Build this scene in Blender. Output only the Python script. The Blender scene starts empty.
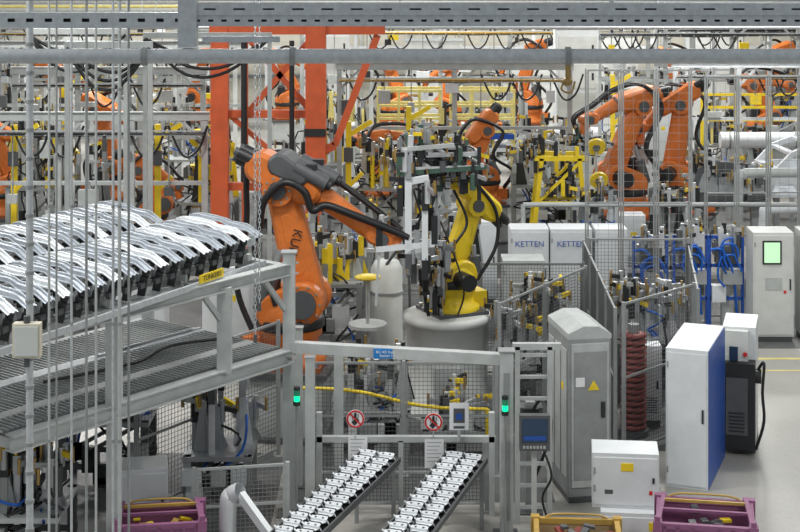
import bpy, math, random
from mathutils import Vector, Matrix
import bmesh
PI=math.pi
# ------------------------------------------------------------------ materials
MATS={}
def mat(name,col,rough=.5,metal=0.,var=.12,scale=4.,bump=0.,emit=None,es=1.,dirt=0.):
    m=bpy.data.materials.new(name); m.use_nodes=True
    nt=m.node_tree; bs=nt.nodes['Principled BSDF']
    tc=nt.nodes.new('ShaderNodeTexCoord'); nz=nt.nodes.new('ShaderNodeTexNoise')
    nz.inputs['Scale'].default_value=scale; nz.inputs['Detail'].default_value=5
    nt.links.new(tc.outputs['Object'],nz.inputs['Vector'])
    cr=nt.nodes.new('ShaderNodeValToRGB')
    a=[max(0,c*(1-var)) for c in col]; b=[min(1,c*(1+var)) for c in col]
    cr.color_ramp.elements[0].position=.3; cr.color_ramp.elements[1].position=.7
    cr.color_ramp.elements[0].color=(*a,1); cr.color_ramp.elements[1].color=(*b,1)
    nt.links.new(nz.outputs['Fac'],cr.inputs['Fac']); out=cr.outputs['Color']
    if dirt:
        n2=nt.nodes.new('ShaderNodeTexNoise'); n2.inputs['Scale'].default_value=11; n2.inputs['Detail'].default_value=8; n2.inputs['Roughness'].default_value=.7
        nt.links.new(tc.outputs['Object'],n2.inputs['Vector'])
        c2=nt.nodes.new('ShaderNodeValToRGB'); c2.color_ramp.elements[0].position=.52; c2.color_ramp.elements[0].color=(0,0,0,1); c2.color_ramp.elements[1].position=.72; c2.color_ramp.elements[1].color=(dirt,dirt,dirt,1)
        nt.links.new(n2.outputs['Fac'],c2.inputs['Fac'])
        mx=nt.nodes.new('ShaderNodeMixRGB'); mx.inputs['Color2'].default_value=(.10,.085,.07,1)
        nt.links.new(c2.outputs['Color'],mx.inputs['Fac']); nt.links.new(out,mx.inputs['Color1']); out=mx.outputs['Color']
    nt.links.new(out,bs.inputs['Base Color'])
    bs.inputs['Roughness'].default_value=rough; bs.inputs['Metallic'].default_value=metal
    if bump:
        bp=nt.nodes.new('ShaderNodeBump'); bp.inputs['Strength'].default_value=bump; bp.inputs['Distance'].default_value=.01
        nt.links.new(nz.outputs['Fac'],bp.inputs['Height']); nt.links.new(bp.outputs['Normal'],bs.inputs['Normal'])
    if emit:
        bs.inputs['Emission Color'].default_value=(*emit,1); bs.inputs['Emission Strength'].default_value=es
    MATS[name]=m; return m
mat('orange',(.66,.175,.030),.42,dirt=.30); mat('orange_d',(.30,.075,.018),.5,dirt=.3)
mat('yellow',(.82,.60,.02),.42,dirt=.15); mat('yellow_p',(.74,.64,.22),.5,dirt=.2)
mat('redframe',(.58,.10,.03),.5,dirt=.15); mat('grey',(.27,.285,.285),.5,dirt=.2); mat('grey_l',(.44,.465,.46),.5,dirt=.12)
mat('grey_d',(.085,.09,.095),.5); mat('black',(.018,.019,.021),.45); mat('rubber',(.012,.012,.014),.42)
mat('white',(.68,.71,.73),.45,var=.05,dirt=.06); mat('offwhite',(.60,.62,.60),.6,var=.06,dirt=.08)
mat('steel',(.42,.44,.46),.38,.6); mat('galv',(.50,.53,.55),.45,.25,scale=20); mat('alu',(.62,.64,.66),.4,.4)
mat('press',(.46,.50,.55),.42,.5,scale=8,var=.10); mat('press_light',(.70,.73,.76),.4,.15,scale=8,var=.08); mat('blue',(.012,.075,.36),.4); mat('bluelab',(.01,.20,.55),.4)
mat('hoseblue',(.01,.11,.50),.35); mat('brownred',(.22,.035,.025),.5); mat('mauve',(.25,.09,.19),.6,dirt=.2); mat('green',(.02,.30,.16),.5)
mat('darkgreen',(.06,.12,.09),.5); mat('red',(.60,.02,.02),.4); mat('cream',(.62,.58,.46),.5); mat('brass',(.42,.28,.10),.4,.6)
mat('screen',(.02,.05,.10),.15); mat('screen_g',(.3,.6,.35),.3,emit=(.6,.85,.55),es=.7); mat('lampgreen',(.0,.5,.2),.3,emit=(.0,.9,.35),es=1.5)
mat('amber',(.50,.32,.07),.5,dirt=.3); mat('paper',(.80,.81,.83),.7,var=.02); mat('wirem',(.10,.105,.11),.5,.3); mat('wireg',(.30,.31,.31),.5,.3)
mat('wallm',(.72,.69,.60),.8,var=.05); mat('glassw',(.60,.64,.62),.2); mat('deck',(.20,.21,.21),.5,.4,scale=30,var=.3,bump=.3)
mat('floor_dark',(.11,.115,.115),.5,.1,dirt=.4); mat('tan',(.42,.30,.17),.7)
mat('concrete',(.37,.36,.335),.36,var=.14,scale=.5,bump=.05,dirt=.25)

# ------------------------------------------------------------------ builder
class B:
    def __init__(s): s.V=[];s.F=[];s.M=[];s.S=[];s.mats=[];s.T=Matrix.Identity(4)
    def mi(s,m):
        if m not in s.mats: s.mats.append(m)
        return s.mats.index(m)
    def add(s,vs,fs,m,smooth=False):
        o=len(s.V); k=s.mi(m)
        s.V+= [tuple(s.T@Vector(v)) for v in vs]
        for f in fs:
            s.F.append([i+o for i in f]); s.M.append(k); s.S.append(smooth)
    def bx(s,x0,x1,y0,y1,z0,z1,m):
        s.add([(x0,y0,z0),(x1,y0,z0),(x1,y1,z0),(x0,y1,z0),(x0,y0,z1),(x1,y0,z1),(x1,y1,z1),(x0,y1,z1)],
              [(0,3,2,1),(4,5,6,7),(0,1,5,4),(1,2,6,5),(2,3,7,6),(3,0,4,7)],m)
    def box(s,c,d,m): s.bx(c[0]-d[0]/2,c[0]+d[0]/2,c[1]-d[1]/2,c[1]+d[1]/2,c[2]-d[2]/2,c[2]+d[2]/2,m)
    def frame(s,p0,p1):
        p0=Vector(p0);p1=Vector(p1); d=(p1-p0); L=d.length; d=d/L if L>1e-9 else Vector((0,0,1))
        up=Vector((0,0,1)) if abs(d.z)<.95 else Vector((0,1,0))
        a=d.cross(up).normalized(); u=a.cross(d).normalized()
        return p0,p1,d,a,u
    def beam(s,p0,p1,w,h,m,caps=True):
        p0,p1,d,a,u=s.frame(p0,p1); a=a*w/2;u=u*h/2
        vs=[p0-a-u,p0+a-u,p0+a+u,p0-a+u,p1-a-u,p1+a-u,p1+a+u,p1-a+u]
        fs=[(0,1,5,4),(1,2,6,5),(2,3,7,6),(3,0,4,7)]
        if caps: fs+=[(0,3,2,1),(4,5,6,7)]
        s.add(vs,fs,m)
    def ibeam(s,p0,p1,w,h,m,t=.018):
        q0,q1,d,a,u=s.frame(p0,p1)
        s.beam(q0+u*(h/2-t/2),q1+u*(h/2-t/2),w,t,m); s.beam(q0-u*(h/2-t/2),q1-u*(h/2-t/2),w,t,m); s.beam(q0,q1,t,h-2*t,m)
    def cyl(s,p0,p1,r0,m,r1=None,n=14,caps=True):
        if r1 is None:r1=r0
        p0,p1,d,a,u=s.frame(p0,p1); vs=[]
        for p,r in((p0,r0),(p1,r1)):
            for i in range(n):
                t=2*PI*i/n; vs.append(p+a*(r*math.cos(t))+u*(r*math.sin(t)))
        s.add(vs,[(i,(i+1)%n,n+(i+1)%n,n+i) for i in range(n)],m,True)
        if caps: s.add(vs,[tuple(range(n-1,-1,-1)),tuple(range(n,2*n))],m)
    def lathe(s,prof,c,m,n=24,axis=None):
        c=Vector(c); vs=[]
        for r,z in prof:
            for i in range(n):
                t=2*PI*i/n; vs.append(c+Vector((r*math.cos(t),r*math.sin(t),z)))
        fs=[]
        for j in range(len(prof)-1):
            for i in range(n): fs.append((j*n+i,j*n+(i+1)%n,(j+1)*n+(i+1)%n,(j+1)*n+i))
        s.add(vs,fs,m,True)
        k=(len(prof)-1)*n
        s.add(vs,[tuple(range(n-1,-1,-1)),tuple(range(k,k+n))],m)
    def ball(s,c,r,m,n=10):
        pr=[(max(.001,r*math.sin(PI*j/n)),-r*math.cos(PI*j/n)) for j in range(n+1)]
        s.lathe(pr,c,m,n+4)
    def tube(s,pts,r,m,n=6,sm=5):
        P=[Vector(p) for p in pts]
        if sm>1 and len(P)>2:
            Q=[]
            for i in range(len(P)-1):
                a=P[max(i-1,0)];b=P[i];c=P[i+1];d=P[min(i+2,len(P)-1)]
                for k in range(sm):
                    t=k/sm
                    Q.append(.5*((2*b)+(c-a)*t+(2*a-5*b+4*c-d)*t*t+(3*b-a-3*c+d)*t**3))
            Q.append(P[-1]);P=Q
        vs=[];N=None
        for i,p in enumerate(P):
            d=(P[min(i+1,len(P)-1)]-P[max(i-1,0)])
            if d.length<1e-9: d=Vector((0,0,1))
            d.normalize()
            if N is None:
                N=d.orthogonal().normalized()
            N=(N-d*N.dot(d))
            if N.length<1e-6:N=d.orthogonal()
            N.normalize(); bn=d.cross(N)
            for k in range(n):
                t=2*PI*k/n; vs.append(p+N*(r*math.cos(t))+bn*(r*math.sin(t)))
        fs=[(j*n+i,j*n+(i+1)%n,(j+1)*n+(i+1)%n,(j+1)*n+i) for j in range(len(P)-1) for i in range(n)]
        s.add(vs,fs,m,True)
    def plate(s,p0,p1,r0,r1,y0,y1,m,n=10,ch=.03):
        a=Vector((p0[0],p0[1]));b=Vector((p1[0],p1[1])); d=b-a; L=max(d.length,1e-6); ang=math.atan2(d.y,d.x)
        off=math.acos(max(-1,min(1,(r0-r1)/L)))
        def ring(k):
            o=[]
            for i in range(n+1):
                t=ang+off+(2*PI-2*off)*i/n; o.append((a.x+(r0-k)*math.cos(t),a.y+(r0-k)*math.sin(t)))
            for i in range(n+1):
                t=ang-off+(2*off)*i/n; o.append((b.x+(r1-k)*math.cos(t),b.y+(r1-k)*math.sin(t)))
            return o
        R0=ring(ch);R1=ring(0); N=len(R0)
        vs=[(x,y0,z) for x,z in R0]+[(x,y0+ch,z) for x,z in R1]+[(x,y1-ch,z) for x,z in R1]+[(x,y1,z) for x,z in R0]
        fs=[(j*N+i,j*N+(i+1)%N,(j+1)*N+(i+1)%N,(j+1)*N+i) for j in range(3) for i in range(N)]
        s.add(vs,fs,m,False); s.add(vs,[tuple(range(N)),tuple(range(4*N-1,3*N-1,-1))],m)
    def prism(s,poly,y0,y1,m):
        N=len(poly); vs=[(x,y0,z) for x,z in poly]+[(x,y1,z) for x,z in poly]
        s.add(vs,[tuple(range(N)),tuple(range(2*N-1,N-1,-1))]+[(i,(i+1)%N,N+(i+1)%N,N+i) for i in range(N)],m)
    def bolts(s,x,y,z,r,n=8,dy=-.012):
        for i in range(n):
            t=2*PI*i/n; s.cyl((x+r*math.cos(t),y,z+r*math.sin(t)),(x+r*math.cos(t),y+dy,z+r*math.sin(t)),.014,'grey',n=6)
    def finish(s,name,bevel=0):
        xs=[v[0] for v in s.V];ys=[v[1] for v in s.V];zs=[v[2] for v in s.V]
        o=Vector(((min(xs)+max(xs))/2,(min(ys)+max(ys))/2,min(zs)))
        me=bpy.data.meshes.new(name); me.from_pydata([tuple(Vector(v)-o) for v in s.V],[],s.F)
        for m in s.mats: me.materials.append(MATS[m])
        me.polygons.foreach_set('material_index',s.M); me.polygons.foreach_set('use_smooth',s.S)
        bm=bmesh.new(); bm.from_mesh(me); bmesh.ops.recalc_face_normals(bm,faces=bm.faces); bm.to_mesh(me); bm.free()
        ob=bpy.data.objects.new(name,me); ob.location=o; bpy.context.scene.collection.objects.link(ob)
        if bevel:
            md=ob.modifiers.new('bevel','BEVEL'); md.width=bevel; md.segments=2; md.limit_method='ANGLE'; md.angle_limit=math.radians(50)
        return ob
def text(parent,body,loc,size,m,rot=(PI/2,0,0),nm='lettering'):
    c=bpy.data.curves.new(nm,'FONT'); c.body=body; c.size=size; c.extrude=.001; c.align_x='CENTER'; c.align_y='CENTER'
    c.materials.append(MATS[m]); o=bpy.data.objects.new(nm,c); bpy.context.scene.collection.objects.link(o)
    o.parent=parent; o.location=Vector(loc)-parent.location; o.rotation_euler=rot
def TR(x,y,z,rz=0,k=1): return Matrix.Translation((x,y,z))@Matrix.Rotation(math.radians(rz),4,'Z')@Matrix.Scale(k,4)
rnd=random.Random(7)

# ------------------------------------------------------------------ tooling
def clamp_unit(b,p,r,s=1.,cols=('black','steel','grey','yellow')):
    x,y,z=p; a=r.uniform(0,6.28); c,si=math.cos(a),math.sin(a)
    h=r.uniform(.12,.32)*s
    b.box((x,y,z+h/2),(.07*s,.07*s,h),r.choice(cols))
    b.cyl((x+.05*s*c,y+.05*s*si,z+h*.3),(x+.05*s*c,y+.05*s*si,z+h*1.25),.03*s,r.choice(('steel','black','alu')),n=8)
    b.beam((x,y,z+h),(x+.2*s*c,y+.2*s*si,z+h+.07*s*r.uniform(-1,1)),.035*s,.05*s,r.choice(('black','steel','yellow','grey_l')))
    b.cyl((x+.2*s*c,y+.2*s*si,z+h-.06*s),(x+.2*s*c,y+.2*s*si,z+h+.08*s),.016*s,'brass',n=6)
def gripper(b,c,sx,sy,sz,seed,n=14,cols=('black','steel','grey_d','darkgreen'),bar='alu'):
    r=random.Random(seed); cx,cy,cz=c
    for yy in(-.5,.5):
        b.beam((cx-sx/2,cy+yy*sy,cz),(cx+sx/2,cy+yy*sy,cz),.06,.06,bar)
    for i in range(4):
        t=-.5+i/3; b.beam((cx+t*sx,cy-sy/2-.05,cz+.03),(cx+t*sx,cy+sy/2+.05,cz+.03),.05,.05,bar if i%2 else 'grey_d')
    b.box((cx,cy,cz),(.28,.24,.12),'black')
    for i in range(n):
        x=cx+r.uniform(-.55,.55)*sx;y=cy+r.uniform(-.55,.55)*sy
        b.beam((x,y,cz-.08),(x,y,cz+.1),.04,.04,'black')
        clamp_unit(b,(x,y,cz+r.uniform(-.5,.3)*sz),r,1.1*max(.6,sz),cols)
    for i in range(4):
        p=[(cx+r.uniform(-.5,.5)*sx,cy+r.uniform(-.5,.5)*sy,cz+r.uniform(-.4,.4)*sz) for _ in range(4)]
        b.tube(p,.011,r.choice(('rubber','rubber','black','grey_d')))

def robot(name,loc,yaw,el,wr,sh=(.28,.75),k=1.,col='orange',ped=0.,pedmat='grey',tip=None,tool='gun',seed=1,side=1,hose=True,thin=1.):
    b=B(); b.T=TR(*loc,yaw,k)
    if ped>0:
        h=ped/k; b.bx(-.45,.45,-.45,.45,-h,-.02,pedmat); b.bx(-.55,.55,-.55,.55,-h,-h+.04,'grey_d'); b.bx(-.5,.5,-.5,.5,-.06,0,'grey_d')
    b.bx(-.42,.42,-.42,.42,0,.05,'orange_d' if col=='orange' else 'grey_d')
    for sx in(-1,1):
        for sy in(-1,1): b.cyl((sx*.36,sy*.36,.05),(sx*.36,sy*.36,.09),.035,'steel',n=6)
    b.lathe([(.42,.05),(.42,.11),(.33,.16),(.31,.28),(.36,.32),(.36,.40)],(0,0,0),col)
    b.bx(-.52,-.25,-.16,.16,.06,.30,col); b.bx(-.56,-.52,-.13,.13,.08,.28,'black')
    b.lathe([(.34,.40),(.39,.42),(.39,.50),(.34,.54)],(0,0,0),'black')
    b.plate((-.08,.60),(sh[0],sh[1]),.26*thin,.25*thin,-.30,-.13,col); b.plate((-.08,.60),(sh[0],sh[1]),.26*thin,.25*thin,.13,.30,col)
    b.lathe([(.36,.50),(.36,.60),(.30,.72)],(-.02,0,0),col)
    b.cyl((-.2,-.12,.6),(-.2,-.12,.98),.12,'black'); b.cyl((-.2,-.12,.98),(-.2,-.12,1.04),.09,'grey_d')
    b.cyl((sh[0],-.30,sh[1]),(sh[0],-.35,sh[1]),.17*thin,'grey_d'); b.bolts(sh[0],-.30,sh[1],.21*thin,10)
    b.cyl((sh[0],.30,sh[1]),(sh[0],.62,sh[1]),.13,'black')
    e=Vector(el);S=Vector(sh);w=Vector(wr)
    b.plate(sh,el,.23*thin,.18*thin,-.125,.125,col,ch=.045)
    d=(e-S); nrm=Vector((-d.y,d.x)).normalized(); m1=S+d*.28;m2=S+d*.72
    b.plate(tuple(m1),tuple(m2),.09*thin,.075*thin,-.132,.132,col,ch=.012)
    q0=Vector((-.30,.62)); q1=S+d*.48+nrm*.12
    b.cyl((q0.x,.20*side,q0.y),(q0.x*.4+q1.x*.6,.20*side,q0.y*.4+q1.y*.6),.085,'grey_d'); b.cyl((q0.x,.20*side,q0.y),(q1.x,.20*side,q1.y),.035,'steel')
    b.cyl((e.x,-.22,e.y),(e.x,.22,e.y),.19*thin,col,n=20); b.cyl((e.x,-.25,e.y),(e.x,.25,e.y),.11*thin,'grey_d',n=16); b.bolts(e.x,-.22,e.y,.15*thin,10)
    f=(w-e); L=f.length; f=f/L; g=Vector((-f.y,f.x)); 
    if g.y<0:g=-g
    a=e+g*.12
    b.plate(tuple(a-f*.28),tuple(a+f*.30),.20*thin,.17*thin,-.20,.20,col,ch=.05)
    for yy,oo in((-.12,.05),(.0,-.04),(.12,.05)):
        p=a-f*.32+g*oo; p2=p-f*.26; b.cyl((p.x,yy,p.y),(p2.x,yy,p2.y),.068,'black'); p3=p2-f*.05; b.cyl((p2.x,yy,p2.y),(p3.x,yy,p3.y),.05,'grey_d')
    t0=a+f*.30; t1=w-f*.14
    b.cyl((t0.x-f.x*.05,0,t0.y-f.y*.05),(t0.x+f.x*.12,0,t0.y+f.y*.12),.165*thin,col,n=20)
    b.cyl((t0.x+f.x*.12,0,t0.y+f.y*.12),(t1.x,0,t1.y),.14*thin,col,r1=.11*thin,n=18)
    b.cyl((t0.x+f.x*.12,0,t0.y+f.y*.12),(t0.x+f.x*.15,0,t0.y+f.y*.15),.155*thin,'grey_d',n=18)
    b.cyl((t1.x,0,t1.y),(t1.x+f.x*.04,0,t1.y+f.y*.04),.13*thin,'grey_d',n=18)
    b.plate(tuple(w-f*.1),tuple(w+f*.04),.115*thin,.105*thin,-.13,.13,col,ch=.03)
    b.cyl((w.x,-.15,w.y),(w.x,.15,w.y),.075,'grey_d')
    tp=Vector(tip) if tip else (w+(f*.5-g*.86)*.28)
    tv=(tp-w).normalized()
    b.cyl((w.x,0,w.y),(tp.x,0,tp.y),.095,col,r1=.08); b.cyl((tp.x,0,tp.y),(tp.x+tv.x*.04,0,tp.y+tv.y*.04),.11,'steel')
    if hose is True:
        hs=[(-.45,.1*side,.3),(-.62,.24*side,.7)]
        m=S+d*.5+nrm*.30
        hs+=[(m.x,.30*side,m.y),(e.x+nrm.x*.36,.28*side,e.y+nrm.y*.30+.1),(a.x+g.x*.28,.24*side,a.y+g.y*.28),(t0.x+f.x*.2+g.x*.28,.16*side,t0.y+f.y*.2+g.y*.28),(w.x+g.x*.26-f.x*.1,.16*side,w.y+g.y*.26),(w.x+f.x*.30,.1*side,w.y+.02),(tp.x+tv.x*.1,.05,tp.y+tv.y*.1)]
        b.tube(hs,.036,'rubber',n=8,sm=7)
        b.tube([(x,y-.07*side,z+.02) for x,y,z in hs],.022,'rubber',n=6,sm=7)
    elif hose:
        for rr,hs in hose: b.tube(hs,rr,'rubber',n=8,sm=7)
    tx,tz=tp.x+tv.x*.06,tp.y+tv.y*.06
    if tool=='gun':
        b.box((tx+tv.x*.15,0,tz+tv.y*.15),(.26,.2,.26),'grey_l'); ex,ez=tx+tv.x*.3,tz+tv.y*.3
        b.plate((ex,ez+.15),(ex+.45,ez+.18),.06,.03,-.04,.04,'brass',ch=.01); b.plate((ex,ez-.15),(ex+.45,ez-.2),.06,.03,-.04,.04,'brass',ch=.01)
        b.cyl((ex-.3,.0,ez+.2),(ex+.05,0,ez+.2),.07,'black'); b.cyl((ex+.45,0,ez+.18),(ex+.45,0,ez+.02),.02,'brass',n=8); b.cyl((ex+.45,0,ez-.2),(ex+.45,0,ez-.04),.02,'brass',n=8)
    elif tool=='grip':
        gripper(b,(tx+tv.x*.12,0,tz+tv.y*.12),.9,.7,.5,seed,12)
    elif tool=='motors':
        p=a+f*.05+g*.2
        for k_,(yy,ln) in enumerate(((-.17,.40),(0,.46),(.15,.38))):
            p1=p+f*.02+g*.05*(k_==1); p2=p1+f*ln+g*(-.02)
            b.cyl((p1.x,yy,p1.y),(p2.x,yy,p2.y),.085,'grey_d',n=14); b.cyl((p2.x,yy,p2.y),(p2.x+f.x*.05,yy,p2.y+f.y*.05),.065,'black',n=12)
            b.box((p1.x*.5+p2.x*.5,yy,p1.y*.5+p2.y*.5+.09),(.12,.09,.06),'black')
        b.plate(tuple(a+g*.14-f*.1),tuple(a+g*.12+f*.16),.13,.10,-.24,.24,'grey_d',ch=.03)
    return b.finish(name),b

# ------------------------------------------------------------------ room (floor with darker flat rectangles in the machine areas)
b=B(); b.bx(-26,26,-2,66,-.1,0,'concrete')
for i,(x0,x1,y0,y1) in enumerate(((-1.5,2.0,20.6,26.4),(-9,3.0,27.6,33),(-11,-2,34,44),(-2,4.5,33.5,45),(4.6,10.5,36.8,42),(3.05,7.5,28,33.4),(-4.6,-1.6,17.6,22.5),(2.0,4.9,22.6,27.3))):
    b.bx(x0,x1,y0,y1,-.05,.002+.0003*i,'floor_dark')
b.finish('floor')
b=B(); b.bx(-26,26,64,64.3,0,9.5,'wallm')
for i in range(26):
    b.bx(-25.6+i*2,-25.5+i*2,63.9,64,0,9.5,'offwhite')
for z in(1.2,3.2,5.4): b.bx(-26,26,63.86,64,z,z+.12,'grey')
b.finish('wall_back')
b=B(); b.bx(-26.3,-26,-2,64.3,0,9.5,'wallm'); b.finish('wall_left')
b=B(); b.bx(26,26.3,-2,64.3,0,9.5,'wallm'); b.finish('wall_right')
for n,x in enumerate((3,7.5,12,16.5)):
    b=B(); b.bx(x,x+3.6,63.8,63.86,3.4,4.6,'glassw')
    for k in range(5): b.bx(x+k*.88,x+k*.88+.06,63.76,63.86,3.4,4.6,'grey_l')
    b.bx(x-.06,x+3.66,63.76,63.86,4.6,4.68,'grey_l'); b.bx(x-.06,x+3.66,63.76,63.86,3.32,3.4,'grey_l'); b.finish('window_%d'%(n+1))
b=B()
b.bx(5.6,14,27.3,27.4,0,.004,'yellow_p'); b.bx(5.6,14,26.6,26.66,0,.004,'yellow_p')
b.finish('floor_marking')
for yy in (12.,26.,40.,54.):
    b=B(); b.ibeam((-26,yy,9.2),(26,yy,9.2),.2,.3,'grey_l'); b.ibeam((-26,yy,8.4),(26,yy,8.4),.16,.2,'grey_l')
    for i in range(26):
        b.beam((-26+i*2,yy,8.45),(-25+i*2,yy,9.1),.06,.06,'grey_l'); b.beam((-25+i*2,yy,9.1),(-24+i*2,yy,8.45),.06,.06,'grey_l')
    b.finish('roof_truss')

# ------------------------------------------------------------------ overhead foreground steel
def slotted(b,x0,x1,y,z0,z1,m,pitch=.12,rows=1,fr=.28):
    h=(z1-z0); sh=h*fr/rows
    n=int((x1-x0)/pitch)
    zs=[z0+h*(r+.5)/rows for r in range(rows)]
    prev=z0
    for zc in zs:
        b.bx(x0,x1,y,y+.008,prev,zc-sh/2,m)
        for i in range(n): b.bx(x0+i*pitch,x0+i*pitch+pitch*.6,y,y+.008,zc-sh/2,zc+sh/2,m)
        prev=zc+sh/2
    b.bx(x0,x1,y,y+.008,prev,z1,m)
    b.bx(x0,x1,y+.085,y+.09,z0,z1,'grey_d')
    b.bx(x0,x1,y,y+.09,z1,z1+.012,m); b.bx(x0,x1,y,y+.09,z0-.012,z0,m)
b=B()
slotted(b,-1.6,5,12,6.715,6.775,'galv',.10); slotted(b,-1.6,5,11.98,6.80,6.865,'galv',.22,fr=.2)
slotted(b,-5,-1.62,12.05,6.70,6.79,'galv',.14,fr=.3)
b.bx(-5,5,12.1,12.13,6.89,6.93,'grey')
b.bx(-1.66,-1.52,11.95,12.06,6.55,7.0,'galv'); b.bx(-1.48,-.9,11.97,12.0,6.585,6.63,'galv')
for x in(-4,-1.6,1.6,4): b.cyl((x,12.06,6.8),(x,12.06,8.4),.02,'galv',n=8)
b.finish('overhead_slotted_beam')
b=B(); b.cyl((-5,11.9,6.487),(5,11.9,6.487),.055,'galv',n=20)
for x in(-4.2,-1.9,-.8,1.25,3.6):
    b.cyl((x-.02,11.9,6.487),(x+.02,11.9,6.487),.07,'grey',n=20)
for x in(-4.2,3.6): b.cyl((x,11.93,6.5),(x,11.96,8.45),.012,'galv',n=6)
b.cyl((1.25,11.9,6.43),(1.25,11.9,6.30),.02,'brass',n=8); b.ball((1.25,11.9,6.30),.035,'brass')
b.tube([(1.22,11.9,6.3),(1.2,11.88,6.24),(1.27,11.88,6.22),(1.3,11.9,6.3)],.008,'brass')
b.finish('overhead_round_pipe')
for x,y,r,m in((-3.24,14,.032,'galv'),(-3.29,15,.012,'grey_l'),(-3.22,15,.010,'grey'),(-3.08,15,.012,'galv'),(-2.94,15,.013,'grey'),(-2.85,15,.012,'grey_l'),(-2.69,15,.013,'galv'),(-2.63,15,.017,'grey_l'),(-2.56,15.1,.012,'grey')):
    b=B(); b.cyl((x,y,0),(x,y,8.6),r,m,n=10); b.lathe([(r*2.5,0),(r*2.5,.02),(r,.05)],(x,y,0),m,n=12)
    z=.4
    while z<8.4:
        b.cyl((x,y,z),(x,y,z+.03),r*1.25,'grey',n=10); z+=(.25 if r>.03 else 1.1)
    b.finish('vertical_conduit')
b=B()
b.bx(-3.36,-3.12,13.86,13.96,3.70,4.0,'cream'); b.bx(-3.345,-3.135,13.85,13.862,3.72,3.98,'offwhite'); b.cyl((-3.24,13.9,4.0),(-3.24,13.9,4.06),.03,'grey_d'); b.cyl((-3.24,13.9,3.62),(-3.24,13.9,3.7),.025,'grey_d')
b.bx(-3.29,-3.19,13.94,13.97,3.78,3.9,'grey_d')
b.finish('junction_box',.012)
def chain(name,x,y,z0,z1):
    b=B(); z=z0;i=0
    while z<z1:
        pts=[]
        for k in range(9):
            t=2*PI*k/8; a=.014*math.cos(t);c=.034*math.sin(t)
            pts.append((x+(a if i%2 else 0),y+(0 if i%2 else a),z+c))
        b.tube(pts,.005,'galv',n=4,sm=1); z+=.05;i+=1
    b.bx(x-.02,x+.02,y-.01,y+.01,z0-.12,z0-.02,'grey_d')
    b.finish(name)
chain('lifting_chain',-1.72,19.0,2.6,8.4); chain('lifting_chain',-1.66,18.9,3.0,8.4)

# ------------------------------------------------------------------ left steel rack
C=Vector((-1.4,20.2,0)); E=Vector((-4.1,16.8,0)); dl=(E-C).normalized(); nn=Vector((-dl.y,dl.x,0)); 
if nn.x>0: nn=-nn
b=B()
def at(t,s,z): return C+dl*t+nn*s+Vector((0,0,z))
L=(E-C).length
b.ibeam(at(-.1,0,3.10),at(L,0,3.10),.14,.15,'grey_l'); b.ibeam(at(0,0,2.0),at(L,0,2.0),.16,.18,'grey_l')
b.beam(at(-.1,.9,3.10),at(L,.9,3.10),.12,.12,'grey_l'); b.beam(at(0,2.6,3.1),at(L,2.6,3.1),.12,.12,'grey_l'); b.beam(at(0,2.6,2.0),at(L,2.6,2.0),.14,.16,'grey_l')
for t in(0,1.45,2.9,L-.1):
    b.beam(at(t,0,3.08),at(t,2.6,3.08),.12,.12,'grey_l'); b.beam(at(t,0,1.98),at(t,2.6,1.98),.12,.12,'grey_l')
for t in(0,2.9):
    b.beam(at(t,0,0),at(t,0,1.95),.15,.15,'grey_l'); b.beam(at(t,2.6,0),at(t,2.6,3.1),.15,.15,'grey_l')
    p=at(t,0,0); b.box((p.x,p.y,.01),(.3,.3,.02),'grey_d')
b.beam(at(0,0,2.0),at(0,0,3.3),.15,.15,'grey_l'); b.beam(at(1.15,0,2.05),at(1.15,0,3.08),.17,.17,'grey_l'); b.beam(at(2.9,0,2.05),at(2.9,0,3.08),.17,.17,'grey_l')
b.beam(at(.08,.0,2.6),at(.45,0,3.02),.05,.06,'grey_l'); b.beam(at(1.23,0,2.7),at(1.5,0,3.02),.05,.06,'grey_l')
p=at(0,0,3.3); b.box((p.x,p.y,3.31),(.2,.2,.02),'grey')
for i in range(9): b.beam(at(.2+i*.45,.1,2.02),at(.2+i*.45,2.5,2.02),.05,.04,'grey')
b.beam(at(.3,.35,3.10),at(L,.35,3.05),.05,.1,'galv')
for i in range(8): b.cyl(at(.1+i*.12,1.5,2.13),at(1.0+i*.12,1.5,2.13),.02,'steel',n=6)
b.tube([at(.2,.8,2.14),at(1,1.1,2.15),at(1.8,.9,2.14),at(3,1.1,2.15)],.02,'rubber')
b.finish('steel_support_rack')
b=B()
p=[at(.05,.1,2.075),at(L,.1,2.075),at(L,2.55,2.075),at(.05,2.55,2.075)]
b.add([tuple(q) for q in p]+[tuple(q+Vector((0,0,.02))) for q in p],[(0,1,2,3),(4,5,6,7),(0,1,5,4),(1,2,6,5),(2,3,7,6),(3,0,4,7)],'deck')
for i in range(60):
    b.beam(at(.1+i*.072,.1,2.105),at(.1+i*.072,2.5,2.105),.014,.02,'grey_l',False)
b.beam(at(.1,.55,2.11),at(L,.55,2.11),.16,.02,'grey_l'); b.beam(at(.1,1.5,2.11),at(L,1.5,2.11),.2,.03,'galv')
b.finish('grating_platform')
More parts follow.
